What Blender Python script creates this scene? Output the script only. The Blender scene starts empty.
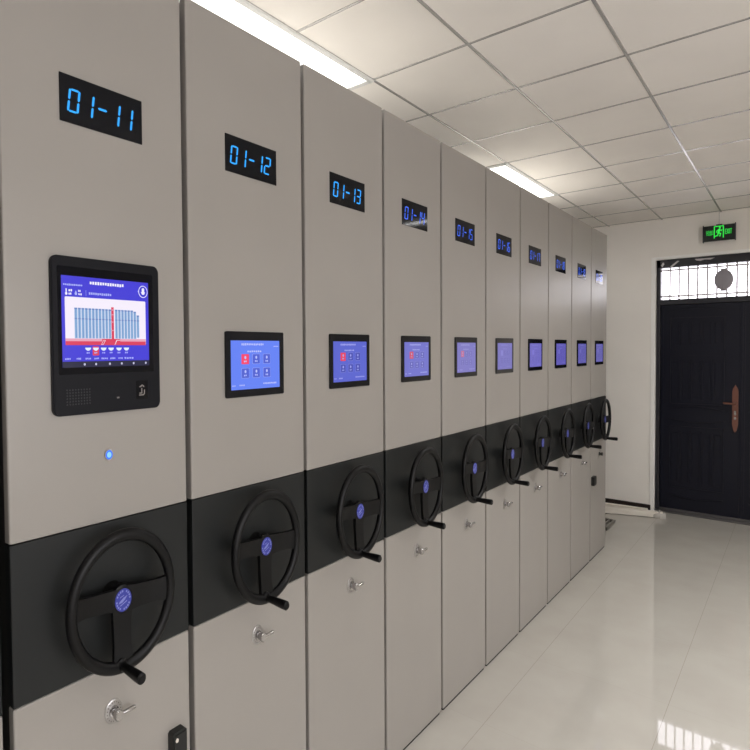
import bpy, bmesh, math, random
from mathutils import Vector, Matrix

random.seed(7)
sc = bpy.context.scene
col = sc.collection
PI = math.pi


# ------------------------------------------------------------------ colours and materials
def lin(c):
    return tuple(((v / 255) / 12.92 if v / 255 <= .04045 else ((v / 255 + .055) / 1.055) ** 2.4) for v in c) + (1.0,)


def pbr(name, rgb, rough=.5, metal=0., spec=.5, bump=0., bscale=300., var=0., coat=0.):
    m = bpy.data.materials.new(name)
    m.use_nodes = True
    nt = m.node_tree
    b = nt.nodes['Principled BSDF']
    b.inputs['Base Color'].default_value = lin(rgb)
    b.inputs['Roughness'].default_value = rough
    b.inputs['Metallic'].default_value = metal
    b.inputs['Specular IOR Level'].default_value = spec
    b.inputs['Coat Weight'].default_value = coat
    tc = nt.nodes.new('ShaderNodeTexCoord')
    if bump:
        n = nt.nodes.new('ShaderNodeTexNoise')
        n.inputs['Scale'].default_value = bscale
        n.inputs['Detail'].default_value = 3
        bp = nt.nodes.new('ShaderNodeBump')
        bp.inputs['Strength'].default_value = bump
        bp.inputs['Distance'].default_value = .002
        nt.links.new(tc.outputs['Object'], n.inputs['Vector'])
        nt.links.new(n.outputs['Fac'], bp.inputs['Height'])
        nt.links.new(bp.outputs['Normal'], b.inputs['Normal'])
    if var:
        n = nt.nodes.new('ShaderNodeTexNoise')
        n.inputs['Scale'].default_value = 2.5
        n.inputs['Detail'].default_value = 2
        r = nt.nodes.new('ShaderNodeValToRGB')
        r.color_ramp.elements[0].color = lin([v * (1 - var) for v in rgb])
        r.color_ramp.elements[1].color = lin([min(255, v * (1 + var)) for v in rgb])
        r.color_ramp.elements[0].position = .3
        r.color_ramp.elements[1].position = .7
        nt.links.new(tc.outputs['Object'], n.inputs['Vector'])
        nt.links.new(n.outputs['Fac'], r.inputs['Fac'])
        nt.links.new(r.outputs['Color'], b.inputs['Base Color'])
    return m


def glow(name, rgb, strength=1.):
    m = bpy.data.materials.new(name)
    m.use_nodes = True
    b = m.node_tree.nodes['Principled BSDF']
    b.inputs['Base Color'].default_value = (0.005, 0.005, 0.005, 1)
    b.inputs['Roughness'].default_value = .2
    b.inputs['Specular IOR Level'].default_value = .25
    b.inputs['Emission Color'].default_value = lin(rgb)
    b.inputs['Emission Strength'].default_value = strength
    return m


M = {}
M['paint'] = pbr('grey_powder_coat', (150, 145, 139), .36, spec=.45, bump=.05, bscale=420, var=.012)
M['side'] = pbr('gap_shaded_steel', (58, 56, 53), .6)  # sides darkened to paint in the shade of the gaps between cabinets
M['top'] = pbr('pale_top_sheet', (158, 155, 150), .5)
M['band'] = pbr('charcoal_panel', (26, 28, 28), .45, spec=.3, bump=.05, bscale=400)
M['gap'] = pbr('dark_plinth', (38, 36, 34), .7)
M['wheel'] = pbr('black_bakelite', (5, 5, 6), .42, spec=.25)
M['black'] = pbr('black_plastic', (20, 20, 24), .4)
M['latchblack'] = pbr('black_catch', (18, 19, 18), .5)
M['glass_black'] = pbr('black_display_glass', (6, 7, 14), .07, spec=.22)
M['bezel'] = pbr('console_bezel', (12, 12, 18), .5, spec=.18)
M['chrome'] = pbr('chrome', (182, 180, 180), .16, metal=1.)
M['chrome_plate'] = pbr('brushed_chrome', (176, 173, 171), .3, metal=.85)
M['engrave'] = pbr('engraved_mark', (120, 115, 112), .5, metal=.3)
M['emblem_blue'] = pbr('emblem_blue', (44, 52, 148), .3)
M['emblem_blue'].node_tree.nodes['Principled BSDF'].inputs['Emission Color'].default_value = lin((40, 48, 170))
M['emblem_blue'].node_tree.nodes['Principled BSDF'].inputs['Emission Strength'].default_value = .0
M['emblem_pale'] = pbr('emblem_pale', (128, 134, 196), .35)
M['wallpaint'] = pbr('wall_paint', (244, 239, 232), .7, spec=.25, bump=.08, bscale=60, var=.01)
M['trimwhite'] = pbr('plaster_trim', (250, 248, 244), .6, bump=.25, bscale=40)
M['skirting'] = pbr('dark_skirting', (38, 30, 27), .35)
M['tbar'] = pbr('ceiling_tbar', (188, 186, 182), .25, metal=.55)
M['lampframe'] = pbr('lamp_frame', (215, 215, 212), .4)
M['lamp'] = glow('lamp_diffuser', (255, 252, 246), 2.6)
M['door'] = pbr('navy_black_door', (13, 15, 29), .36, spec=.3, bump=.06, bscale=90)
M['doorframe'] = pbr('door_frame', (30, 29, 36), .45)
M['bars'] = pbr('grille_bar', (200, 194, 198), .4)  # bar colour lightened to stand in for the glare around them
M['medal'] = pbr('medallion_grey', (150, 145, 151), .5)
M['copper'] = pbr('copper_bronze', (118, 78, 65), .4, metal=.35)
M['steel'] = pbr('threshold_steel', (112, 110, 112), .3, metal=.8)
M['galv'] = pbr('galvanised_steel', (140, 136, 130), .35, metal=.7)
M['white_plastic'] = pbr('white_plastic', (222, 214, 203), .35)
M['film'] = pbr('clear_wrap', (200, 196, 190), .15)
M['film'].node_tree.nodes['Principled BSDF'].inputs['Alpha'].default_value = .55
M['scrap'] = pbr('tape_scrap', (205, 200, 200), .5)
M['sign'] = pbr('sign_face', (16, 24, 26), .25)
M['signcap'] = pbr('sign_cap', (38, 36, 50), .4)
M['wire'] = pbr('hang_wire', (150, 146, 138), .5)
M['sign_green'] = glow('sign_green', (52, 232, 76), 1.0)
M['sign_green2'] = glow('sign_green_text', (50, 222, 76), 1.0)
M['led'] = glow('blue_led', (48, 165, 255), 1.15)
M['led2'] = glow('blue_led_far', (62, 110, 250), 1.0)
M['button_ring'] = glow('button_ring', (60, 120, 255), 1.)
M['button_core'] = glow('button_core', (140, 205, 255), 1.1)
M['window_frame'] = pbr('window_frame', (210, 210, 210), .4)

# user-interface colours of the lit screens
U = {}
for k, c in dict(blue=(66, 60, 208), deep=(52, 46, 200), white=(238, 236, 250), panel=(240, 232, 246), shelf=(140, 176, 214), line=(98, 128, 190),
                 red=(214, 62, 92), pink=(226, 160, 182), nav=(36, 36, 62), soft=(168, 176, 240), navdot=(190, 190, 215), icon=(225, 236, 255)).items():
    U[k] = glow('screen_' + k, c)


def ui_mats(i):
    # colours of the smaller touch screens: grazing glare and fade painted in down the row
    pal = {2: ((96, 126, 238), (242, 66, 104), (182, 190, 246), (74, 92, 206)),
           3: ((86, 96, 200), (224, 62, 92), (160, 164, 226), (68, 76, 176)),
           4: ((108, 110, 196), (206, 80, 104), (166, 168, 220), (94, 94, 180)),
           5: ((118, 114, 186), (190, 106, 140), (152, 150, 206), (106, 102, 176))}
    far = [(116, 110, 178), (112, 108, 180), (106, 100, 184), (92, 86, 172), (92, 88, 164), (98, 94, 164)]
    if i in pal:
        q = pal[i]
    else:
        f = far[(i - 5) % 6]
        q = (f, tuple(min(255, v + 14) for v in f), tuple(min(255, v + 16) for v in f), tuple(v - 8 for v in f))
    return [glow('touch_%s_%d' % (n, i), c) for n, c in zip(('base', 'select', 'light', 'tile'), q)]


# ------------------------------------------------------------------ mesh builder
class MB:
    def __init__(self):
        self.bm = bmesh.new()
        self.mats = []
        self.xf = None

    def mi(self, mat):
        if mat is None:
            return 0
        if mat not in self.mats:
            self.mats.append(mat)
        return self.mats.index(mat)

    def _faces(self, fs, mat):
        i = self.mi(mat)
        for f in fs:
            f.material_index = i

    def box(self, x0, x1, y0, y1, z0, z1, mat=None, bev=0., seg=2):
        r = bmesh.ops.create_cube(self.bm, size=1.)
        vs = r['verts']
        for v in vs:
            v.co = Vector((x0 + (v.co.x + .5) * (x1 - x0), y0 + (v.co.y + .5) * (y1 - y0), z0 + (v.co.z + .5) * (z1 - z0)))
        fs = set(f for v in vs for f in v.link_faces)
        self._faces(fs, mat)
        if bev:
            es = list(set(e for v in vs for e in v.link_edges))
            g = bmesh.ops.bevel(self.bm, geom=es, offset=bev, segments=seg, affect='EDGES', profile=.5)
            self._faces(g['faces'], mat)
        return self

    def prism(self, pts, axis, a, b, mat=None):
        # closed 2-D outline pts swept along axis from a to b (axis 0: pts are (y,z); 1: (x,z); 2: (x,y))
        def P(p, t):
            return {0: (t, p[0], p[1]), 1: (p[0], t, p[1]), 2: (p[0], p[1], t)}[axis]
        v0 = [self.bm.verts.new(P(p, a)) for p in pts]
        v1 = [self.bm.verts.new(P(p, b)) for p in pts]
        n = len(pts)
        fs = [self.bm.faces.new(v0), self.bm.faces.new(v1)]
        for i in range(n):
            fs.append(self.bm.faces.new((v0[i], v0[(i + 1) % n], v1[(i + 1) % n], v1[i])))
        self._faces(fs, mat)
        return self

    def flat(self, pts, x, mat=None):
        f = self.bm.faces.new([self.bm.verts.new((x, p[0], p[1])) for p in pts])
        self._faces([f], mat)
        return self

    def rect(self, y0, y1, z0, z1, x, mat=None):
        return self.flat([(y0, z0), (y1, z0), (y1, z1), (y0, z1)], x, mat)

    def tube(self, pts, r, mat=None, n=12, closed=False, caps=True):
        pts = [Vector(p) for p in pts]
        rr = r if isinstance(r, (list, tuple)) else [r] * len(pts)
        rings = []
        N = len(pts)
        up = None
        for i, p in enumerate(pts):
            a = pts[(i - 1) % N] if (closed or i > 0) else pts[i]
            b = pts[(i + 1) % N] if (closed or i < N - 1) else pts[i]
            t = (b - a).normalized()
            if up is None:
                up = t.orthogonal().normalized()
            up = (up - t * up.dot(t))
            up = up.normalized() if up.length > 1e-6 else t.orthogonal().normalized()
            s = t.cross(up)
            rings.append([self.bm.verts.new(p + (up * math.cos(2 * PI * k / n) + s * math.sin(2 * PI * k / n)) * rr[i]) for k in range(n)])
        fs = []
        for i in range(N if closed else N - 1):
            A, B = rings[i], rings[(i + 1) % N]
            off = 0
            if closed and i == N - 1:
                off = min(range(n), key=lambda o: (A[0].co - B[o].co).length)
            for k in range(n):
                fs.append(self.bm.faces.new((A[k], A[(k + 1) % n], B[(k + 1 + off) % n], B[(k + off) % n])))
        if caps and not closed:
            fs.append(self.bm.faces.new(rings[0]))
            fs.append(self.bm.faces.new(rings[-1][::-1]))
        self._faces(fs, mat)
        return self

    def lathe(self, prof, axis, c, mat=None, n=32, sz=1.):
        # prof: (distance along axis, radius); axis 0 or 1
        rings = []
        for d, r in prof:
            ring = []
            for k in range(n):
                a = 2 * PI * k / n
                u, w = r * math.cos(a), r * math.sin(a) * sz
                ring.append(self.bm.verts.new((c[0] + d, c[1] + u, c[2] + w) if axis == 0 else (c[0] + u, c[1] + d, c[2] + w)))
            rings.append(ring)
        fs = []
        for A, B in zip(rings, rings[1:]):
            for k in range(n):
                fs.append(self.bm.faces.new((A[k], A[(k + 1) % n], B[(k + 1) % n], B[k])))
        fs.append(self.bm.faces.new(rings[0][::-1]))
        fs.append(self.bm.faces.new(rings[-1]))
        self._faces(fs, mat)
        return self

    def stroke(self, pts, w, axis, a, b, mat=None, closed=False):
        # polyline of thick strokes in a plane, extruded along axis
        seq = list(pts) + ([pts[0]] if closed else [])
        for p, q in zip(seq, seq[1:]):
            d = Vector((q[0] - p[0], q[1] - p[1]))
            if d.length < 1e-7:
                continue
            t = d.normalized() * (w * .5)
            n = Vector((-t.y, t.x))
            p0, q0 = Vector(p) - t * .8, Vector(q) + t * .8
            self.prism([tuple(p0 + n), tuple(p0 - n), tuple(q0 - n), tuple(q0 + n)], axis, a, b, mat)
        return self

    def scale_z(self, z0, s):
        for v in self.bm.verts:
            v.co.z = z0 + (v.co.z - z0) * s
        return self

    def build(self, name, mat=None, parent=None, smooth=False, loc=None):
        if self.xf:
            c, sy = self.xf
            for v in self.bm.verts:
                v.co.y = c + (v.co.y - c) * sy
                v.co.z = 2.0073 + (v.co.z - 2.0237) * 1.0144
        bmesh.ops.recalc_face_normals(self.bm, faces=self.bm.faces[:])
        me = bpy.data.meshes.new(name)
        if smooth:
            for f in self.bm.faces:
                f.smooth = True
            for e in self.bm.edges:
                if len(e.link_faces) == 2 and e.calc_face_angle(0) > .7:
                    e.smooth = False
        self.bm.to_mesh(me)
        self.bm.free()
        for m in (self.mats or [mat]):
            me.materials.append(m)
        o = bpy.data.objects.new(name, me)
        col.objects.link(o)
        if parent is not None:
            o.parent = parent
        if loc:
            o.location = loc
        return o


def rrect(y0, y1, z0, z1, r, rz=None, n=6):
    rz = r if rz is None else rz
    pts = []
    for cy, cz, a0 in ((y1 - r, z1 - rz, 0), (y0 + r, z1 - rz, 90), (y0 + r, z0 + rz, 180), (y1 - r, z0 + rz, 270)):
        for k in range(n + 1):
            a = math.radians(a0 + 90 * k / n)
            pts.append((cy + r * math.cos(a), cz + rz * math.sin(a)))
    return pts


def ell(cy, cz, ry, rz, n=24):
    return [(cy + ry * math.cos(2 * PI * k / n), cz + rz * math.sin(2 * PI * k / n)) for k in range(n)]


def empty(name, loc=(0, 0, 0), rz=0.):
    o = bpy.data.objects.new(name, None)
    o.empty_display_size = .1
    o.location = loc
    o.rotation_euler = (0, 0, rz)
    col.objects.link(o)
    return o


def tag(o, label, cat, group=None, kind=None):
    o['label'] = label
    o['category'] = cat
    if group:
        o['group'] = group
    if kind:
        o['kind'] = kind
    return o


def struct(o):
    o['kind'] = 'structure'
    return o


# ------------------------------------------------------------------ overall measures (metres)
ZC = 3.5075          # ceiling
YF = 7.399           # far wall
XL, XR, YN = -3.7, 4.1, -2.9
ZT, ZB, ZBB = 3.093, 1.5132, 1.1032   # cabinet top, band top, band bottom
TX, TY = .7976, 1.9329               # a ceiling grid crossing

# ------------------------------------------------------------------ the room
# floor: polished beige porcelain tiles
fm = bpy.data.materials.new('polished_floor_tiles')
fm.use_nodes = True
nt = fm.node_tree
b = nt.nodes['Principled BSDF']
tc = nt.nodes.new('ShaderNodeTexCoord')
sep = nt.nodes.new('ShaderNodeSeparateXYZ')
nt.links.new(tc.outputs['Object'], sep.inputs[0])


def fmath(op, a, bb=None, c=None):
    n = nt.nodes.new('ShaderNodeMath')
    n.operation = op
    for i, v in enumerate((a, bb, c)):
        if v is None:
            continue
        if isinstance(v, (int, float)):
            n.inputs[i].default_value = v
        else:
            nt.links.new(v, n.inputs[i])
    return n.outputs[0]


def grout(out, off, step, w):
    t = fmath('SUBTRACT', out, off)
    t = fmath('DIVIDE', t, step)
    t = fmath('FRACT', t)
    t = fmath('SUBTRACT', t, .5)
    t = fmath('ABSOLUTE', t)
    t = fmath('SUBTRACT', .5, t)
    return fmath('LESS_THAN', t, w / step)


gx = grout(sep.outputs['X'], .222, .75, .0013)
gy = grout(sep.outputs['Y'], .38, .76, .0009)
gg = fmath('MAXIMUM', gx, fmath('MULTIPLY', gy, .35))
nz = nt.nodes.new('ShaderNodeTexNoise')
nz.inputs['Scale'].default_value = 3.2
nz.inputs['Detail'].default_value = 6
nt.links.new(tc.outputs['Object'], nz.inputs['Vector'])
rp = nt.nodes.new('ShaderNodeValToRGB')
rp.color_ramp.elements[0].position, rp.color_ramp.elements[1].position = .3, .75
rp.color_ramp.elements[0].color = lin((171, 166, 158))
rp.color_ramp.elements[1].color = lin((178, 174, 166))
nt.links.new(nz.outputs['Fac'], rp.inputs['Fac'])
mx = nt.nodes.new('ShaderNodeMix')
mx.data_type = 'RGBA'
mx.inputs['B'].default_value = lin((118, 108, 98))
nt.links.new(fmath('MULTIPLY', gg, .5), mx.inputs['Factor'])
nt.links.new(rp.outputs['Color'], mx.inputs['A'])
nt.links.new(mx.outputs['Result'], b.inputs['Base Color'])
nz2 = nt.nodes.new('ShaderNodeTexNoise')
nz2.inputs['Scale'].default_value = 1.6
nt.links.new(tc.outputs['Object'], nz2.inputs['Vector'])
bp = nt.nodes.new('ShaderNodeBump')
bp.inputs['Strength'].default_value = .02
bp.inputs['Distance'].default_value = .004
nt.links.new(nz2.outputs['Fac'], bp.inputs['Height'])
nt.links.new(bp.outputs['Normal'], b.inputs['Normal'])
b.inputs['Roughness'].default_value = .025
b.inputs['IOR'].default_value = 1.6
struct(MB().box(XL - .2, XR + .2, YN - .2, YF + .25, -.1, 0).build('floor', fm))

# ceiling: mineral-fibre boards in a T-bar grid
cm = pbr('ceiling_board', (236, 231, 224), .85, spec=.15, bump=.35, bscale=160, var=.012)
struct(MB().box(XL - .2, XR + .2, YN - .2, YF + .2, ZC, ZC + .1).build('ceiling', cm))
mb = MB()
for k in range(-8, 6):
    x = TX + .6 * k
    if XL < x < XR:
        mb.box(x - .0085, x + .0085, YN, YF, ZC - .004, ZC + .001, bev=.0015, seg=1)
struct(mb.build('trim_1', M['tbar']))
mb = MB()
for k in range(-9, 10):
    y = TY + .6 * k
    if YN < y < YF:
        mb.box(XL, XR, y - .0075, y + .0075, ZC - .0035, ZC + .001, bev=.0015, seg=1)
struct(mb.build('trim_2', M['tbar']))

# far wall with the doorway cut out of it
OX0, OX1, OZ = .128, 1.52, 3.034
mb = MB()
mb.box(XL - .2, OX0, YF, YF + .2, 0, ZC + .05)
mb.box(OX1, XR + .2, YF, YF + .2, 0, ZC + .05)
mb.box(OX0, OX1, YF, YF + .2, OZ, ZC + .05)
struct(mb.build('wall_far', M['wallpaint']))
struct(MB().box(XL - .2, XL, YN, YF, 0, ZC + .05).build('wall_left', M['wallpaint']))
struct(MB().box(XL - .2, XR + .2, YN - .2, YN, 0, ZC + .05).build('wall_near', M['wallpaint']))
WY0, WY1, WZ0, WZ1 = -2.2, 2.2, 1.0, 2.75
mb = MB()
mb.box(XR, XR + .2, YN, WY0, 0, ZC + .05)
mb.box(XR, XR + .2, WY1, YF, 0, ZC + .05)
mb.box(XR, XR + .2, WY0, WY1, 0, WZ0)
mb.box(XR, XR + .2, WY0, WY1, WZ1, ZC + .05)
struct(mb.build('wall_right', M['wallpaint']))
mb = MB()
for y in (WY0 + .03, -.73, .73, WY1 - .03):
    mb.box(XR + .05, XR + .11, y - .03, y + .03, WZ0, WZ1, bev=.004, seg=1)
for z in (WZ0 + .03, WZ1 - .03):
    mb.box(XR + .05, XR + .11, WY0, WY1, z - .03, z + .03, bev=.004, seg=1)
struct(mb.build('window_1', M['window_frame']))

struct(MB().box(XL, OX0 - .03, YF - .012, YF, 0, .072, bev=.003, seg=1).build('baseboard_far', M['skirting']))
struct(MB().box(OX1 + .03, XR, YF - .012, YF, 0, .072, bev=.003, seg=1).build('baseboard_far_right', M['skirting']))
struct(MB().box(XR - .012, XR, YN, YF, 0, .072, bev=.003, seg=1).build('baseboard_right', M['skirting']))
# pale plaster edge round the doorway
mb = MB()
mb.box(OX0 - .042, OX0 + .006, YF - .006, YF + .045, 0.0, OZ - .004, bev=.002)
mb.box(OX1 - .006, OX1 + .035, YF - .006, YF + .045, 0.0, OZ - .004, bev=.002)
mb.box(OX0 - .042, OX1 + .035, YF - .006, YF + .045, OZ - .004, OZ + .03, bev=.004)
struct(mb.build('trim_3', M['trimwhite']))

# ------------------------------------------------------------------ door_1: dark steel double door with a barred fanlight
DX, DZ = .035, -.018
dr = struct(empty('door_1', (DX, YF + .05, DZ)))
FX0, FX1 = .1, 1.477
mb = MB()
mb.box(FX0 + .01, FX1 - .01, .075, .1, .02, 2.55)  # unseen backing added behind the leaves to block light leaks
mb.box(FX0, .143, 0, .1, .018, OZ - .002 - DZ, bev=.004)
mb.box(1.434, FX1, 0, .1, .018, OZ - .002 - DZ, bev=.004)
mb.box(FX0, FX1, 0, .1, 2.955, OZ - .002 - DZ, bev=.004)
mb.box(FX0, FX1, -.006, .1, 2.512, 2.574, bev=.004)
mb.build('door_frame', M['doorframe'], dr)
mb = MB()
mb.box(FX0, FX1, -.035, .1, .018, .042, bev=.006)
mb.box(FX0, FX1, .005, .1, .04, .068, bev=.004)
mb.build('threshold', M['steel'], dr)


def leaf(x0, x1, name='door_leaf'):
    mb = MB()
    z0, z1 = .066, 2.508
    mb.box(x0 + .003, x1 - .003, .012, .07, z0, z1, bev=.004)
    w = x1 - x0
    pad = .13 if w > .6 else .1
    a, c = x0 + pad * .8, x1 - pad * 1.3
    # raised mouldings: an outlined upper, middle and lower field with vertical reeds, arched top and bottom bars
    def field(u0, u1, v0, v1):
        mb.stroke([(u0, v0), (u1, v0), (u1, v1), (u0, v1)], .014, 1, .004, .014, closed=True)
    for v0, v1 in ((1.98, 2.36), (1.33, 1.9), (.33, 1.06)):
        field(a, c, v0, v1)
        n = 5 if w > .6 else 2
        for k in range(1, n):
            u = a + (c - a) * k / n
            mb.box(u - .012, u + .012, .005, .014, v0 + .05, v1 - .05, bev=.003, seg=1)
        for k in range(n):
            u0, u1 = a + (c - a) * (k + .22) / n, a + (c - a) * (k + .78) / n
            mb.box(u0, u1, .008, .014, v0 + .07, v1 - .07, bev=.003, seg=1)
    for zc, s in ((2.43, 1), (.24, -1), (1.15, -1), (1.27, 1)):
        pts = [(a + (c - a) * k / 12, zc + s * .035 * math.sin(PI * k / 12)) for k in range(13)]
        mb.stroke(pts, .016, 1, .004, .014)
    mb.box(x0 + .02, x0 + .034, .007, .014, z0 + .05, z1 - .05)
    return mb.build(name, M['door'], dr)


L1 = leaf(.146, .969)
L2 = leaf(.969, 1.431)
mb = MB()
mb.box(.955, .983, .006, .02, .07, 2.505, bev=.004)  # overlapping strip added to stop light leaking through the seam
mb.build('meeting_strip', M['door'], L1)
# handle: long copper-bronze backplate with pointed ends, lever towards the hinge, two keyholes
hx, hz = .915, 1.312
mb = MB()
pl = [(-.029, -.185), (-.019, -.23), (-.014, -.252), (0, -.272), (.014, -.252), (.019, -.23), (.029, -.185), (.029, .19), (.023, .225), (.012, .24), (0, .268), (-.012, .24), (-.023, .225), (-.029, .19)]
mb.prism([(hx + p, hz + q) for p, q in pl], 1, -.004, .013)
mb.prism([(hx + p * .72, hz + q * .82) for p, q in pl], 1, -.009, -.004)
mb.lathe([(-.05, .014), (-.004, .02)], 1, (hx, 0, hz + .052), n=20)
mb.tube([(hx, -.046, hz + .052), (hx - .05, -.05, hz + .056), (hx - .095, -.048, hz + .058), (hx - .112, -.042, hz + .06)], [.013, .011, .012, .009], n=12)
hd = mb.build('door_handle', M['copper'], L1, smooth=True)
mb = MB()
mb.box(hx - .011, hx + .011, -.012, -.008, hz - .075, hz - .025, bev=.003, seg=1)
mb.lathe([(-.012, .012), (-.008, .012)], 1, (hx, 0, hz - .112), n=16, sz=1.2)
mb.build('keyhole', M['chrome'], hd)
# scraps of protective film left on the head of the frame
mb = MB()
mb.prism([(.245, 2.962), (.265, 2.955), (.345, 3.022), (.32, 3.026)], 1, -.008, -.004)
mb.prism([(.146, 2.985), (.16, 2.962), (.185, 3.0), (.17, 3.02)], 1, -.008, -.004)
mb.prism([(.52, 3.01), (.56, 3.002), (.6, 3.014), (.66, 3.008), (.7, 3.026), (.5, 3.028)], 1, -.008, -.004)
mb.build('film_scrap', M['scrap'], dr)

# window_2: the fanlight over the door
wn = struct(empty('window_2', (DX, YF + .05, DZ)))
gm = bpy.data.materials.new('fanlight_glass')
gm.use_nodes = True
g = gm.node_tree
for n in list(g.nodes):
    if n.type != 'OUTPUT_MATERIAL':
        g.nodes.remove(n)
out = g.nodes['Material Output']
tr = g.nodes.new('ShaderNodeBsdfTransparent')
tr.inputs['Color'].default_value = (.96, .95, .97, 1)
gl = g.nodes.new('ShaderNodeBsdfGlossy')
gl.inputs['Roughness'].default_value = .02
fr = g.nodes.new('ShaderNodeFresnel')
fr.inputs['IOR'].default_value = 1.45
ms = g.nodes.new('ShaderNodeMixShader')
g.links.new(fr.outputs[0], ms.inputs[0])
g.links.new(tr.outputs[0], ms.inputs[1])
g.links.new(gl.outputs[0], ms.inputs[2])
g.links.new(ms.outputs[0], out.inputs['Surface'])
MB().box(.143, 1.434, .05, .056, 2.574, 2.955).build('window_pane', gm, wn)
mb = MB()
for z in (2.614, 2.925):
    mb.box(.143, 1.434, .028, .042, z - .010, z + .010, bev=.003, seg=1)
for k in range(1, 14):
    x = .143 + .0965 * k
    if x < 1.42:
        mb.tube([(x, .035, 2.574), (x, .035, 2.955)], 0.0094, n=8)
mb.build('grille_bars', M['bars'], wn)
mb = MB()
mb.lathe([(-.012, .03), (-.008, .075), (0, .094), (.012, .094), (.018, .03)], 1, (.787, .03, 2.772), n=36, sz=1.24)
mb.box(.757, .817, .02, .045, 2.88, 2.9, bev=.004)
mb.box(.757, .817, .02, .045, 2.643, 2.663, bev=.004)
mb.box(.782, .79, .014, .022, 2.66, 2.885)
mb.build('medallion', M['medal'], wn, smooth=True)


# ------------------------------------------------------------------ ceiling lights
def ceiling_light(x0, x1, y0, y1, label, watts):
    root = tag(empty('ceiling_light', ((x0 + x1) / 2, (y0 + y1) / 2, ZC - .012)), label, 'light', 'flat ceiling light panels over the cabinets')
    hx_, hy = (x1 - x0) / 2 - .008, (y1 - y0) / 2 - .008
    mb = MB()
    for s in (-1, 1):
        mb.box(s * hx_ - .016, s * hx_ + .016, -hy - .016, hy + .016, -.002, .012, bev=.003, seg=1)
        mb.box(-hx_, hx_, s * hy - .016, s * hy + .016, -.002, .012, bev=.003, seg=1)
    mb.build('lamp_frame', M['lampframe'], root)
    MB().box(-hx_ + .014, hx_ - .014, -hy + .014, hy - .014, .002, .01).build('diffuser', M['lamp'], root)
    ld = bpy.data.lights.new('lamp_glow', 'AREA')
    ld.shape = 'RECTANGLE'
    ld.size, ld.size_y = 2 * hx_, 2 * hy
    ld.energy = watts
    ld.color = (1, .995, .985)
    lo = bpy.data.objects.new('lamp_glow', ld)
    lo.location = (0, 0, -.02)
    lo.parent = root
    col.objects.link(lo)
    return root


ceiling_light(TX - 1.8, TX - 1.2, TY - .6, TY + .6, 'bright white ceiling light panel above the cabinets marked 01-12 and 01-13', 18)
ceiling_light(TX - 1.8, TX - 1.2, TY + 2.4, TY + 3.6, 'bright white ceiling light panel farther back, above the cabinets marked 01-15 to 01-18', 20)

# ------------------------------------------------------------------ cabinets
SEG = {'0': 'abcdef', '1': 'bc', '2': 'abdeg', '3': 'abcdg', '4': 'bcfg', '5': 'acdfg', '6': 'acdefg', '7': 'abc', '8': 'abcdefg', '9': 'abcdfg'}


def digit(mb, ch, y0, z0, w, h, x, t=.0052, shear=.108):
    hh = h / 2
    g_ = .0012
    def hor(z):
        return [(t * .55 + g_, z), (t * 1.05 + g_, z + t / 2), (w - t * 1.05 - g_, z + t / 2), (w - t * .55 - g_, z), (w - t * 1.05 - g_, z - t / 2), (t * 1.05 + g_, z - t / 2)]
    def ver(yc, a, c):
        return [(yc, a), (yc + t / 2, a + t * .6), (yc + t / 2, c - t * .6), (yc, c), (yc - t / 2, c - t * .6), (yc - t / 2, a + t * .6)]
    geo = dict(a=hor(h - t / 2), g=hor(hh), d=hor(t / 2), f=ver(t / 2, hh + g_, h - g_), b=ver(w - t / 2, hh + g_, h - g_), e=ver(t / 2, g_, hh - g_), c=ver(w - t / 2, g_, hh - g_))
    for s in SEG[ch]:
        mb.prism([(y0 + p[0] + shear * p[1], z0 + p[1]) for p in geo[s]], 0, x, x + .0006)


def pseudo_text(mb, y0, y1, z0, z1, x, mat, n):
    # illegible line of small characters, as on the lit screens
    rnd = random.Random(n * 31 + int(y0 * 1e4))
    st = (y1 - y0) / n
    for k in range(n):
        a = y0 + st * k
        mb.rect(a + st * .08, a + st * .8, z0 + (z1 - z0) * rnd.uniform(0, .2), z1 - (z1 - z0) * rnd.uniform(0, .15), x, mat)


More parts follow.
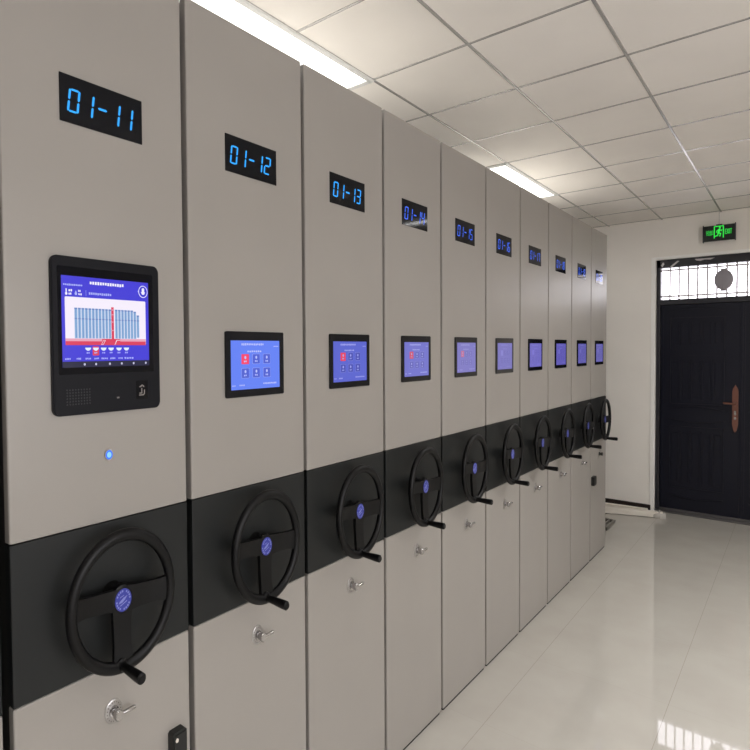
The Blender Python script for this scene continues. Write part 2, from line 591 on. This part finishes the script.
def handwheel(parent, cy, far=False):
    zc, px, R = 1.3044, .064, .1405
    nseg = 40 if far else 64
    mb = MB()
    mb.tube([(px, cy + R * math.cos(2 * PI * k / nseg), zc + R * math.sin(2 * PI * k / nseg)) for k in range(nseg)], .0138, n=12, closed=True)
    # three flat spokes, slightly dished towards the hub
    def spoke(ang, wd):
        d = Vector((0, math.cos(ang), math.sin(ang)))
        s = Vector((0, -math.sin(ang), math.cos(ang)))
        rows = []
        for t, w_, x in ((.012, wd * 1.15, px - .012), (.05, wd, px - .014), (.1, wd * .95, px - .01), (.14, wd * 1.15, px)):
            c = Vector((0, cy, zc)) + d * t
            rows.append([c + s * w_ / 2 + Vector((x + .007, 0, 0)), c - s * w_ / 2 + Vector((x + .007, 0, 0)), c - s * w_ / 2 + Vector((x - .007, 0, 0)), c + s * w_ / 2 + Vector((x - .007, 0, 0))])
        vr = [[mb.bm.verts.new(p) for p in r] for r in rows]
        for A, B in zip(vr, vr[1:]):
            for k in range(4):
                mb.bm.faces.new((A[k], A[(k + 1) % 4], B[(k + 1) % 4], B[k]))
        mb.bm.faces.new(vr[0])
        mb.bm.faces.new(vr[-1][::-1])
    spoke(math.radians(-3), .05)
    spoke(math.radians(174), .042)
    spoke(math.radians(-92), .05)
    mb.lathe([(0, .03), (.012, .024), (.036, .024), (.046, .034), (.057, .032), (.0592, .027)], 0, (0, cy, zc), n=32)
    mb.scale_z(zc, 1.29)
    w = mb.build('handwheel', M['wheel'], parent, smooth=True)
    # emblem in the hub
    mb = MB()
    ex = .0590
    mb.prism(ell(cy, zc, .0235, .0315, 32), 0, ex, ex + .0015, M['emblem_blue'])
    for k in range(20):
        a = 2 * PI * k / 20
        if k % 5 == 4:
            continue
        c0, s0 = math.cos(a), math.sin(a)
        c1, s1 = math.cos(a + .2), math.sin(a + .2)
        mb.flat([(cy + .0168 * c0, zc + .0224 * s0), (cy + .0208 * c0, zc + .0279 * s0), (cy + .0208 * c1, zc + .0279 * s1), (cy + .0168 * c1, zc + .0224 * s1)], ex + .0017, M['emblem_pale'])
    for poly in ([(-.0135, -.008), (-.0115, -.003), (.0005, .0062), (.012, .0105), (.0045, .0), (-.003, -.0062)],
                 [(-.0105, .0075), (-.0085, .0105), (.001, .0135), (.0035, .0128), (-.003, .0098)],
                 [(-.010, -.0128), (-.0085, -.0152), (.0105, -.0062), (.0105, -.0032)]):
        mb.flat([(cy + p, zc + q) for p, q in poly], ex + .0017, M['emblem_pale'])
    mb.build('hub_emblem', None, w)['label'] = 'round blue hub emblem with a pale swoosh and ring of marks'
    # turning grip standing out of the rim
    gy, gz = cy - .012, zc - .1345 * 1.308 + .001
    mb = MB()
    mb.tube([(px - .004, gy, gz), (px + .008, gy, gz), (px + .012, gy, gz), (px + .02, gy, gz), (px + .087, gy - .001, gz), (px + .107, gy - .001, gz), (px + .111, gy - .001, gz)],
            [.016, .016, .0115, .0095, .0125, .0125, .009], n=18)
    mb.scale_z(gz, 1.25)
    mb.build('turning_grip', M['wheel'], w, smooth=True)
    return w


def lock(parent, cy, dark=False):
    z = .9705
    ch = M['latchblack'] if dark else M['chrome']
    mb = MB()
    mb.lathe([(0, .0245), (.002, .0245), (.0035, .0225)], 0, (0, cy, z), M['chrome_plate'], n=32, sz=1.4)
    for k in range(18):
        a = 2 * PI * k / 18
        c0, s0 = math.cos(a), math.sin(a)
        c1, s1 = math.cos(a + .14), math.sin(a + .14)
        mb.flat([(cy + .018 * c0, z + .0252 * s0), (cy + .0208 * c0, z + .0291 * s0), (cy + .0208 * c1, z + .0291 * s1), (cy + .018 * c1, z + .0252 * s1)], .0038, M['engrave'])
    mb.lathe([(.0035, .0135), (.01, .0135), (.011, .009), (.024, .009)], 0, (0, cy, z), ch, n=20, sz=1.33)
    l = mb.build('lock', None, parent, smooth=True)
    mb = MB()
    mb.lathe([(.022, .0115), (.034, .0125), (.037, .0105)], 0, (0, cy, z), ch, n=20, sz=1.33)
    if not dark:
        mb.tube([(.03, cy + .006, z + .001), (.031, cy + .024, z + .001), (.032, cy + .043, z + .002), (.032, cy + .048, z + .002)], [.0055, .0058, .0062, .004], ch, n=10)
    mb.build('lock_lever', None, l, smooth=True)


def cabinet(i, y0, y1, number, label):
    w = y1 - y0
    root = tag(empty('shelving_cabinet', (0, y0, 0)), label, 'cabinet', 'row of grey mobile shelving cabinets')
    D = -2.9
    mb = MB()
    mb.box(D, -.03, .004, w - .004, .02, ZT - .012, M['side'], bev=.003, seg=1)
    mb.box(D, -.03, .004, w - .004, ZT - .013, ZT - .006, M['top'])
    mb.build('cabinet_body', None, root)
    MB().box(D + .05, -.006, .012, w - .012, .0, .021).build('plinth', M['gap'], root)
    MB().box(-.032, 0, 0, w, ZB + .0015, ZT, bev=.0045, seg=3).build('upper_panel', M['paint'], root)
    MB().box(-.032, .0, 0, w, ZBB + .0005, ZB - .0005, bev=.003, seg=2).build('dark_band', M['band'], root)['label'] = 'charcoal middle panel behind the handwheel'
    MB().box(-.032, 0, 0, w, .014, ZBB - .0015, bev=.0045, seg=3).build('lower_panel', M['paint'], root)
    # number display
    dy = .0085 - .0023 * (i - 1)
    c = w / 2 + (dy if i != 1 else .002)
    mb = MB()
    mb.xf = (c, 1.04)
    mb.box(-.002, .003, c - .1095, c + .1095, 2.599, 2.722, bev=.001, seg=1)
    nd = mb.build('number_display', M['glass_black'], root)
    if number:
        nd['label'] = 'black display reading %s in blue digits' % number
        o = c - .2545
        lm = M['led'] if i < 4 else M['led2']
        for ch, du in ((number[0], .1615), (number[1], .1975), (number[3], .268), (number[4], .304)):
            m2 = MB()
            m2.xf = (c, 1.04)
            digit(m2, ch, o + du, 2.627, .0285, .0615, .0032)
            m2.build('digit', lm, nd)
        m2 = MB()
        m2.xf = (c, 1.04)
        m2.prism([(o + .2405, 2.6598), (o + .243, 2.6625), (o + .262, 2.6625), (o + .2645, 2.6598), (o + .262, 2.6565), (o + .243, 2.6565)], 0, .0032, .0038)
        m2.build('dash', lm, nd)
    cw = w / 2 + .004
    handwheel(root, cw, i > 4)
    lock(root, w / 2 + (.001 if i < 2 else .009), i == 10)
    if i == 1:
        console(root, -.003)
    elif i > 1:
        touch(root, w / 2 + .006 + dy, i)
    if i == 0:
        touch(root, w / 2 + .014, 9)
    return root


def touch(root, c, i):
    mb = MB()
    mb.xf = (c, 1.0165)
    mb.prism(rrect(c - .1295, c + .1295, 1.847, 2.07, .006), 0, -.002, .006)
    t = mb.build('touch_screen', M['glass_black'], root)
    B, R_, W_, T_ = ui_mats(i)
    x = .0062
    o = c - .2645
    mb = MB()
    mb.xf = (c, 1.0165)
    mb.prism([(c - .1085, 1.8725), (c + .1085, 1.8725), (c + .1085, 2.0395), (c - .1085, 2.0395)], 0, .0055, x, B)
    x += .0003
    def up(fn, *a):
        fn(*a)
    pseudo_text(mb, o + .2, o + .2995, 2.0225, 2.0305, x, W_, 13)
    pseudo_text(mb, o + .3446, o + .3677, 2.0175, 2.0215, x, W_, 5)
    pseudo_text(mb, o + .225, o + .289, 1.999, 2.0055, x, W_, 7)
    pseudo_text(mb, o + .16, o + .175, 1.884, 1.889, x, W_, 3)
    pseudo_text(mb, o + .19, o + .2136, 1.884, 1.89, x, W_, 4)
    pseudo_text(mb, o + .295, o + .358, 1.886, 1.892, x, W_, 9)
    for r, zz in ((0, 1.976), (1, 1.928)):
        for k, yy in enumerate((o + .2162, o + .2643, o + .312)):
            sel = (r == 0 and k == 0)
            a, h = .0165, .0172
            mb.flat(rrect(yy - a, yy + a, zz - h, zz + h, .003), x, W_ if not sel else R_)
            if sel:
                mb.flat(rrect(yy - a + .0012, yy + a - .0012, zz - h + .0012, zz + h - .0012, .003), x + .0002, R_)
            else:
                mb.flat(rrect(yy - a + .0007, yy + a - .0007, zz - h + .0007, zz + h - .0007, .003), x + .0002, T_ if not sel else R_)
            mb.flat(ell(yy, zz + .0055, .0042, .0055, 12), x + .0004, W_)
            pseudo_text(mb, yy - .0065, yy + .0065, zz - .011, zz - .0045, x + .0004, W_, 2)
    mb.build('lit_screen', None, t)['label'] = 'lit blue screen with six icon tiles'


def console(root, o):
    XF = (.0058, 1.0177)   # keeps o at the cabinet's own edge
    mb = MB()
    mb.xf = XF
    mb.prism(rrect(o + .104, o + .4, 1.84, 2.253, .016, .02, 8), 0, -.002, .010)
    mb.prism(rrect(o + .1065, o + .3975, 1.8435, 2.2495, .015, .019, 8), 0, .010, .0125)
    k = mb.build('control_console', M['bezel'], root)
    o -= .005
    k['label'] = 'large black console with lit blue screen and fingerprint reader'
    mb = MB()
    mb.xf = XF
    mb.prism(rrect(o + .123, o + .3845, 1.947, 2.226, .004), 0, .012, .0131).build('console_glass', M['glass_black'], k)
    x = .0132
    mb = MB()
    mb.xf = XF
    Y0, Y1 = o + .1325, o + .3705
    mb.prism([(Y0, 1.965), (Y1, 1.965), (Y1, 2.2025), (Y0, 2.2025)], 0, .0125, x, U['blue'])
    x += .0003
    mb.rect(Y0, Y1, 1.965, 1.9805, x, U['nav'])
    for yy in (.1876, .2175, .2549, .2884, .323, .3597):
        mb.flat(ell(o + yy, 1.9725, .0026, .0034, 10), x + .0002, U['navdot'])
    pseudo_text(mb, o + .2042, o + .2985, 2.1835, 2.1925, x, U['white'], 14)
    pseudo_text(mb, o + .137, o + .186, 2.1765, 2.182, x, U['soft'], 11)
    mb.flat(ell(o + .1445, 2.1562, .003, .004, 10), x, U['white'])
    mb.rect(o + .1432, o + .1458, 2.157, 2.169, x, U['white'])
    pseudo_text(mb, o + .15, o + .16, 2.162, 2.168, x, U['white'], 2)
    pseudo_text(mb, o + .15, o + .158, 2.1535, 2.159, x, U['white'], 2)
    mb.flat([(o + .1685, 2.166), (o + .165, 2.157), (o + .1668, 2.1535), (o + .1702, 2.1535), (o + .172, 2.157)], x, U['soft'])
    pseudo_text(mb, o + .1745, o + .181, 2.162, 2.168, x, U['white'], 2)
    pseudo_text(mb, o + .1745, o + .184, 2.1535, 2.159, x, U['white'], 3)
    mb.rect(o + .194, o + .1947, 2.1535, 2.168, x, U['soft'])
    pseudo_text(mb, o + .2015, o + .263, 2.1565, 2.1635, x, U['soft'], 11)
    # microphone roundel
    cy, cz = o + .3545, 2.176
    mb.flat(ell(cy, cz, .0138, .0172, 28), x, U['white'])
    mb.flat(ell(cy, cz, .0122, .0152, 28), x + .0002, U['deep'])
    mb.flat(rrect(cy - .0038, cy + .0038, cz - .004, cz + .0105, .0037, .004), x + .0004, U['white'])
    mb.flat([(cy - .0065, cz - .001), (cy + .0065, cz - .001), (cy + .003, cz - .0085), (cy - .003, cz - .0085)], x + .0003, U['white'])
    mb.flat([(cy - .0165, cz), (cy - .0135, cz + .0035), (cy - .0135, cz - .0035)], x, U['soft'])
    # picture of the shelving row
    mb.flat(rrect(o + .1405, o + .3612, 2.0235, 2.1485, .003), x, U['panel'])
    mb.rect(o + .1405, o + .3605, 2.0232, 2.0405, x + .0002, U['red'])
    mb.rect(o + .1405, o + .235, 2.0335, 2.0405, x + .0003, U['pink'])
    mb.rect(o + .285, o + .3605, 2.0335, 2.0405, x + .0003, U['pink'])
    mb.flat([(o + .232, 2.0245), (o + .238, 2.0245), (o + .2445, 2.037), (o + .2385, 2.037)], x + .0004, U['panel'])
    mb.flat([(o + .2335, 2.0255), (o + .2375, 2.0255), (o + .2425, 2.036), (o + .239, 2.036)], x + .0005, U['red'])
    mb.flat([(o + .269, 2.0245), (o + .2705, 2.0245), (o + .276, 2.036), (o + .284, 2.036), (o + .2845, 2.0375), (o + .2745, 2.0375)], x + .0004, U['panel'])
    for k2 in range(20):
        a = o + .163 + k2 * .00895
        if k2 in (11,):
            continue
        zt = 2.121 if k2 < 18 else (2.118 if k2 == 18 else 2.108)
        mb.rect(a + .0008, a + .0082, 2.041 + (0 if k2 < 19 else .004), zt, x + .0003, U['shelf'])
        mb.rect(a + .0036, a + .0052, 2.043, zt - .004, x + .0004, U['line'])
        mb.rect(a + .0008, a + .0082, zt - .004, zt - .001, x + .0005, U['line'])
        mb.rect(a + .0008, a + .0082, 2.091, 2.0935, x + .0005, U['line'])
    mb.rect(o + .259, o + .27, 2.0405, 2.127, x + .0003, U['panel'])
    mb.rect(o + .261, o + .268, 2.0405, 2.127, x + .0005, U['red'])
    for q in (2.118, 2.105, 2.085, 2.062):
        mb.rect(o + .2625, o + .2665, q, q + .003, x + .0006, U['pink'])
    # row of function icons, the second one picked out in red
    mb.flat(rrect(o + .2088, o + .2262, 1.9955, 2.02, .003), x + .0002, U['red'])
    for q in (.1972, .2175, .2385, .2589, .281, .3023):
        mb.flat([(o + q - .0078, 2.0165), (o + q + .0078, 2.0165), (o + q + .0068, 2.0125), (o + q + .0025, 2.0085), (o + q - .0025, 2.0085), (o + q - .0068, 2.0125)], x + .0004, U['icon'])
        pseudo_text(mb, o + q - .0045, o + q + .0045, 2.0005, 2.005, x + .0004, U['soft'], 2)
    for a_, b_ in ((.1385, .153), (.167, .179), (.19, .205), (.213, .226), (.232, .25), (.256, .271), (.279, .292), (.296, .324)):
        pseudo_text(mb, o + a_, o + b_, 1.985, 1.99, x, U['soft'], 4)
    mb.build('lit_screen', None, k)['label'] = 'lit blue screen with a drawing of the shelving row and a red aisle'
    # speaker holes, fingerprint reader, camera dots
    mb = MB()
    mb.xf = XF
    for r in range(6):
        for c in range(9):
            mb.prism(ell(o + .1425 + c * .0072, 1.869 + r * .0075, .0017, .0022, 8), 0, .0123, .0128)
    mb.build('speaker_grille', M['black'], k)
    mb = MB()
    mb.xf = XF
    mb.prism(rrect(o + .330, o + .366, 1.869, 1.922, .004), 0, .012, .0128, M['glass_black'])
    fp = mb.build('fingerprint_reader', None, k)
    mb = MB()
    mb.xf = XF
    mb.prism([(o + .338, 1.879), (o + .352, 1.879), (o + .356, 1.884), (o + .356, 1.896), (o + .353, 1.896), (o + .353, 1.885), (o + .35, 1.8825), (o + .338, 1.8825)], 0, .0128, .0132)
    mb.prism([(o + .339, 1.905), (o + .348, 1.911), (o + .354, 1.906), (o + .354, 1.902), (o + .348, 1.9065), (o + .341, 1.902)], 0, .0128, .0132)
    mb.prism([(o + .339, 1.8845), (o + .348, 1.8845), (o + .348, 1.901), (o + .345, 1.901), (o + .345, 1.888), (o + .339, 1.888)], 0, .0128, .0132)
    mb.build('finger_symbol', M['engrave'], fp)
    mb = MB()
    mb.xf = XF
    mb.prism(rrect(o + .2735, o + .2805, 1.876, 1.8805, .001), 0, .0123, .0131).build('indicator_mark', M['engrave'], k)
    # lit push button below the console
    cb = o + .2535
    mb = MB()
    mb.xf = XF
    mb.lathe([(0, .0125), (.003, .0115)], 0, (0, cb, 1.7215), M['chrome_plate'], n=24, sz=1.33)
    bt = mb.build('push_button', None, root, smooth=True)
    mb = MB()
    mb.xf = XF
    mb.prism(ell(cb, 1.7215, .0098, .013, 24), 0, .0025, .0035, M['button_ring'])
    mb.prism(ell(cb, 1.7215, .006, .008, 20), 0, .0035, .0042, M['button_core'])
    mb.build('button_light', None, bt)['label'] = 'glowing blue button light'


def catch(root, y0, y1, z0, z1, dot=True):
    # black moulded door catch on the lower panel
    mb = MB()
    d = .026
    zc = (z0 + z1) / 2
    mb.prism([(y0, z0 + .01), (y0 + .008, z0), (y1 - .012, z0), (y1, z0 + .012), (y1, z1 - .006), (y1 - .006, z1), (y0 + .006, z1), (y0, z1 - .006)], 0, -.001, d)
    mb.prism([(y0 + .004, z0 + .012), (y1 - .006, z0 + .012), (y1 - .006, z1 - .008), (y0 + .004, z1 - .008)], 0, d, d + .003)
    k = mb.build('corner_catch', M['latchblack'], root)
    if dot:
        MB().lathe([(0, .0052), (.0012, .0045)], 0, (d + .003, y0 + .013, z1 - .024), n=16, sz=1.33).build('pale_rivet', M['white_plastic'], k)


spans = [(0.012, 0.511), (0.534, 1.0316), (1.0496, 1.5553), (1.5718, 2.0774), (2.0939, 2.5962), (2.6127, 3.1268), (3.1433, 3.6498), (3.6663, 4.1856), (4.2021, 4.7302), (4.7467, 5.2704), (5.2869, 5.789)]
desc = {1: 'grey shelving cabinet marked 01-11, with a large console screen and a lit blue button',
        2: 'grey shelving cabinet marked 01-12, next to the one with the large console',
        3: 'grey shelving cabinet marked 01-13 in blue digits above its touch screen',
        4: 'grey shelving cabinet marked 01-14 in blue digits above its touch screen',
        5: 'grey shelving cabinet marked 01-15 in blue digits above its touch screen',
        6: 'grey shelving cabinet marked 01-16 in blue digits above its touch screen',
        7: 'grey shelving cabinet marked 01-17, between the 01-16 and 01-18 cabinets',
        8: 'grey shelving cabinet marked 01-18, third from the door end of the row',
        9: 'grey shelving cabinet marked 01-19, second from the door end of the row',
        10: 'last grey shelving cabinet at the door end of the row, with a dark lock'}
for i, (a, c) in enumerate(spans):
    r = cabinet(i, a, c, '01-%d' % (10 + i) if i else '', desc.get(i, 'grey shelving cabinet cut off by the photo edge, before the 01-11 cabinet'))
    if i == 1:
        catch(r, .419, .468, .722, .817)
    if i == 10:
        catch(r, .02, .1, .706, .79, False)

# ------------------------------------------------------------------ exit sign hung from the ceiling by the far wall
sx0, sx1, sz0, sz1 = .634, .941, 3.172, 3.353
sr = tag(empty('exit_sign', ((sx0 + sx1) / 2, YF - .06, sz0)), 'dark hanging sign with green running man and EXIT lettering above the door', 'sign')
W, H = sx1 - sx0, sz1 - sz0
mb = MB()
mb.box(-W / 2, W / 2, -.014, .014, 0.004, H - .004, bev=.003)
mb.build('sign_panel', M['sign'], sr)
for s in (-1, 1):
    MB().box(s * W / 2 - .005, s * W / 2 + .005, -.02, .02, -.006, H + .006, bev=.003).build('end_cap', M['signcap'], sr)
MB().box(-.03, .03, -.01, .01, H - .005, H + .007, bev=.002).build('hanger_clip', M['signcap'], sr)
MB().tube([(-.002, 0, H + .006), (-.002, 0, ZC - sz0 - .003)], .0022, n=8).build('hanging_wire', M['wire'], sr)
mb = MB()
a0, a1, f0, f1 = -W / 2 + W * .335, -W / 2 + W * .65, H * .2, H * .93
mb.stroke([(a0 + .005, f0), (a0 + .005, f1 - .005), (a1 - .005, f1 - .005), (a1 - .005, f0)], .0095, 1, -.0165, -.014)
# running man
cxm, czm, s = (a0 + a1) / 2, (f0 + f1) / 2 - .006, .058
def q(px_, pz_):
    return (cxm + px_ * s, czm + pz_ * s * 1.2)
hp = ell(*q(.16, .72), .009, .0115, 16)
mb.prism(hp, 1, -.0165, -.014)
mb.stroke([q(.08, .42), q(-.06, -.1)], .019, 1, -.0165, -.014)
mb.stroke([q(.1, .42), q(.4, .22), q(.52, .36)], .0085, 1, -.0165, -.014)
mb.stroke([q(.04, .44), q(-.3, .3), q(-.36, .02)], .0085, 1, -.0165, -.014)
mb.stroke([q(-.04, -.08), q(.3, -.22), q(.18, -.62)], .0105, 1, -.0165, -.014)
mb.stroke([q(-.06, -.08), q(-.2, -.5), q(-.56, -.58)], .0105, 1, -.0165, -.014)
mb.build('running_man_symbol', M['sign_green'], sr)
mb = MB()
def glyph(paths, x0, x1, z0, z1, w):
    for p in paths:
        mb.stroke([(x0 + u * (x1 - x0), z0 + v * (z1 - z0)) for u, v in p], w, 1, -.0165, -.014)
G = [[[(.5, 1), (.5, .88)], [(.08, .7), (.08, .85), (.92, .85), (.92, .7)], [(.42, .72), (.25, .3), (.8, 0)], [(.72, .5), (.5, .15), (.1, 0)], [(.02, .5), (.98, .5)]],
     [[(.5, 1), (.02, .6)], [(.5, 1), (.98, .6)], [(.25, .55), (.75, .55)], [(.25, .3), (.75, .3)], [(.5, .55), (.5, .02)], [(.08, .02), (.92, .02)]],
     [[(.5, 1), (.5, 0)], [(.15, .85), (.15, .55), (.85, .55), (.85, .85)], [(.05, .4), (.05, .02), (.95, .02), (.95, .4)]],
     [[(.12, .9), (.88, .9), (.88, .08), (.12, .08), (.12, .9)]]]
x = -W / 2 + W * .095
cwid = W * .056
for gph in G:
    glyph(gph, x + .001, x + cwid - .001, H * .395, H * .685, .0026)
    x += cwid
E_X = {'E': [[(1, 1), (0, 1), (0, 0), (1, 0)], [(0, .5), (.85, .5)]], 'X': [[(0, 1), (1, 0)], [(1, 1), (0, 0)]], 'I': [[(.5, 1), (.5, 0)]], 'T': [[(0, 1), (1, 1)], [(.5, 1), (.5, 0)]]}
x = -W / 2 + W * .685
for ch, ww in (('E', .055), ('X', .06), ('I', .03), ('T', .06)):
    glyph(E_X[ch], x + .002, x + W * ww - .002, H * .4, H * .68, .005)
    x += W * ww + .0008
mb.build('lettering', M['sign_green2'], sr)

# ------------------------------------------------------------------ things on the floor at the far end
tr_ = tag(empty('plastic_trunking', (.27, 7.17, 0), math.radians(17.5)), 'long white plastic trunking length in front, lying by the skirting left of the door', 'trunking')
def trunk(root, L, y, z0, hh=.056, ww=.075):
    mb = MB()
    mb.prism([(y - ww / 2, z0), (y + ww / 2, z0), (y + ww / 2, z0 + hh), (y + ww / 2 - .004, z0 + hh + .004), (y - ww / 2 + .004, z0 + hh + .004), (y - ww / 2, z0 + hh)], 0, -L, 0)
    mb.box(-L, 0, y - ww / 2 - .0015, y - ww / 2, z0 + hh * .55, z0 + hh * .62)
    return mb.build('trunking_body', M['white_plastic'], root)
trunk(tr_, 1.5, 0, .008)
for xx in (-.05, -.5, -.95, -1.4):
    MB().box(xx - .1, xx - .04, -.022, .022, 0, .009, bev=.002).build('foot_pad', M['white_plastic'], tr_)
t2 = tag(empty('plastic_trunking', (.09, 7.262, 0), math.radians(4)), 'white plastic trunking length lying behind the front one against the skirting', 'trunking')
trunk(t2, 1.35, 0, 0, .05, .05)
# crumpled clear wrap over the end of the trunking
mb = MB()
rnd = random.Random(3)
rows = []
for a in range(7):
    row = []
    for k in range(10):
        t = k / 9
        ang = PI * t
        rr = (.052 + rnd.uniform(-.008, .008)) * (1 - .08 * abs(a - 3))
        row.append(mb.bm.verts.new((.01 * a * 2.2, -math.cos(ang) * rr * 1.25, max(.002, math.sin(ang) * (rr + .026)))))
    rows.append(row)
for A, B in zip(rows, rows[1:]):
    for k in range(9):
        mb.bm.faces.new((A[k], A[k + 1], B[k + 1], B[k]))
wr = mb.build('plastic_wrap', M['film'], tr_, smooth=True, loc=(-.1, 0, 0))
wr['label'] = 'crumpled clear plastic wrap'

gr = tag(empty('steel_grating', (-.122, 6.66, 0), math.radians(1)), 'small galvanised steel grating lying on the floor past the last cabinet', 'grating')
mb = MB()
for y in (-.36, -.02):
    mb.box(-.42, 0, y, y + .02, 0, .035, bev=.002, seg=1)
for xx in (-.42, -.02):
    mb.box(xx, xx + .02, -.36, 0, 0, .035, bev=.002, seg=1)
mb.build('grating_frame', M['galv'], gr)
for k in range(6):
    MB().box(-.37 + k * .06, -.355 + k * .06, -.35, -.01, .004, .03, bev=.002, seg=1).build('cross_bar', M['galv'], gr)

# ------------------------------------------------------------------ daylight and unseen aisle lights
wd = bpy.data.worlds.new('overcast_sky')
sc.world = wd
wd.use_nodes = True
bg = wd.node_tree.nodes['Background']
bg.inputs['Color'].default_value = (.98, .97, 1.0, 1)
bg.inputs['Strength'].default_value = 5


def area(name, loc, size, sy, watts, rot, color=(1, 1, 1)):
    l = bpy.data.lights.new(name, 'AREA')
    l.shape = 'RECTANGLE'
    l.size, l.size_y = size, sy
    l.energy = watts
    l.color = color
    o = bpy.data.objects.new(name, l)
    o.location = loc
    o.rotation_euler = rot
    col.objects.link(o)
    return o


area('window_daylight', (XR - .02, (WY0 + WY1) / 2, (WZ0 + WZ1) / 2), WZ1 - WZ0, WY1 - WY0, 6, (0, math.radians(62), 0), (1, .98, .96))
for x, y, w, d, e, sp_ in ((2.9, -1.2, .6, 1.2, 4, 110), (1.9, .6, .6, 1.2, 20, 84), (1.9, 3.0, .6, 1.2, 17, 88), (2.2, 4.6, .6, 1.2, 40, 150), (2.35, 5.62, 1.3, .045, 16, 160)):
    area('unseen_aisle_light', (x, y, ZC - .03), w, d, e, (0, 0, 0), (1, .995, .985)).data.spread = math.radians(sp_)  # unseen fill lights added to brighten the aisle; thin one inferred from display glint

# ------------------------------------------------------------------ camera
cd = bpy.data.cameras.new('camera')
cam = bpy.data.objects.new('camera', cd)
col.objects.link(cam)
cd.sensor_width = 36
cd.lens = 558.865 / 750 * 36
cd.shift_y = -11.72 / 750
cd.clip_start = .02
yaw, pit, rol = .652246, -.0271109, -.0052253
F = Vector((-math.sin(yaw) * math.cos(pit), math.cos(yaw) * math.cos(pit), math.sin(pit)))
R = Vector((math.cos(yaw), math.sin(yaw), 0))
Uv = R.cross(F)
R2 = R * math.cos(rol) + Uv * math.sin(rol)
U2 = -R * math.sin(rol) + Uv * math.cos(rol)
cam.matrix_world = Matrix(((R2.x, U2.x, -F.x, 1.538394), (R2.y, U2.y, -F.y, 0), (R2.z, U2.z, -F.z, 1.994749), (0, 0, 0, 1)))
sc.camera = cam
sc.view_settings.view_transform = 'Standard'
sc.view_settings.look = 'None'
sc.view_settings.exposure = .08
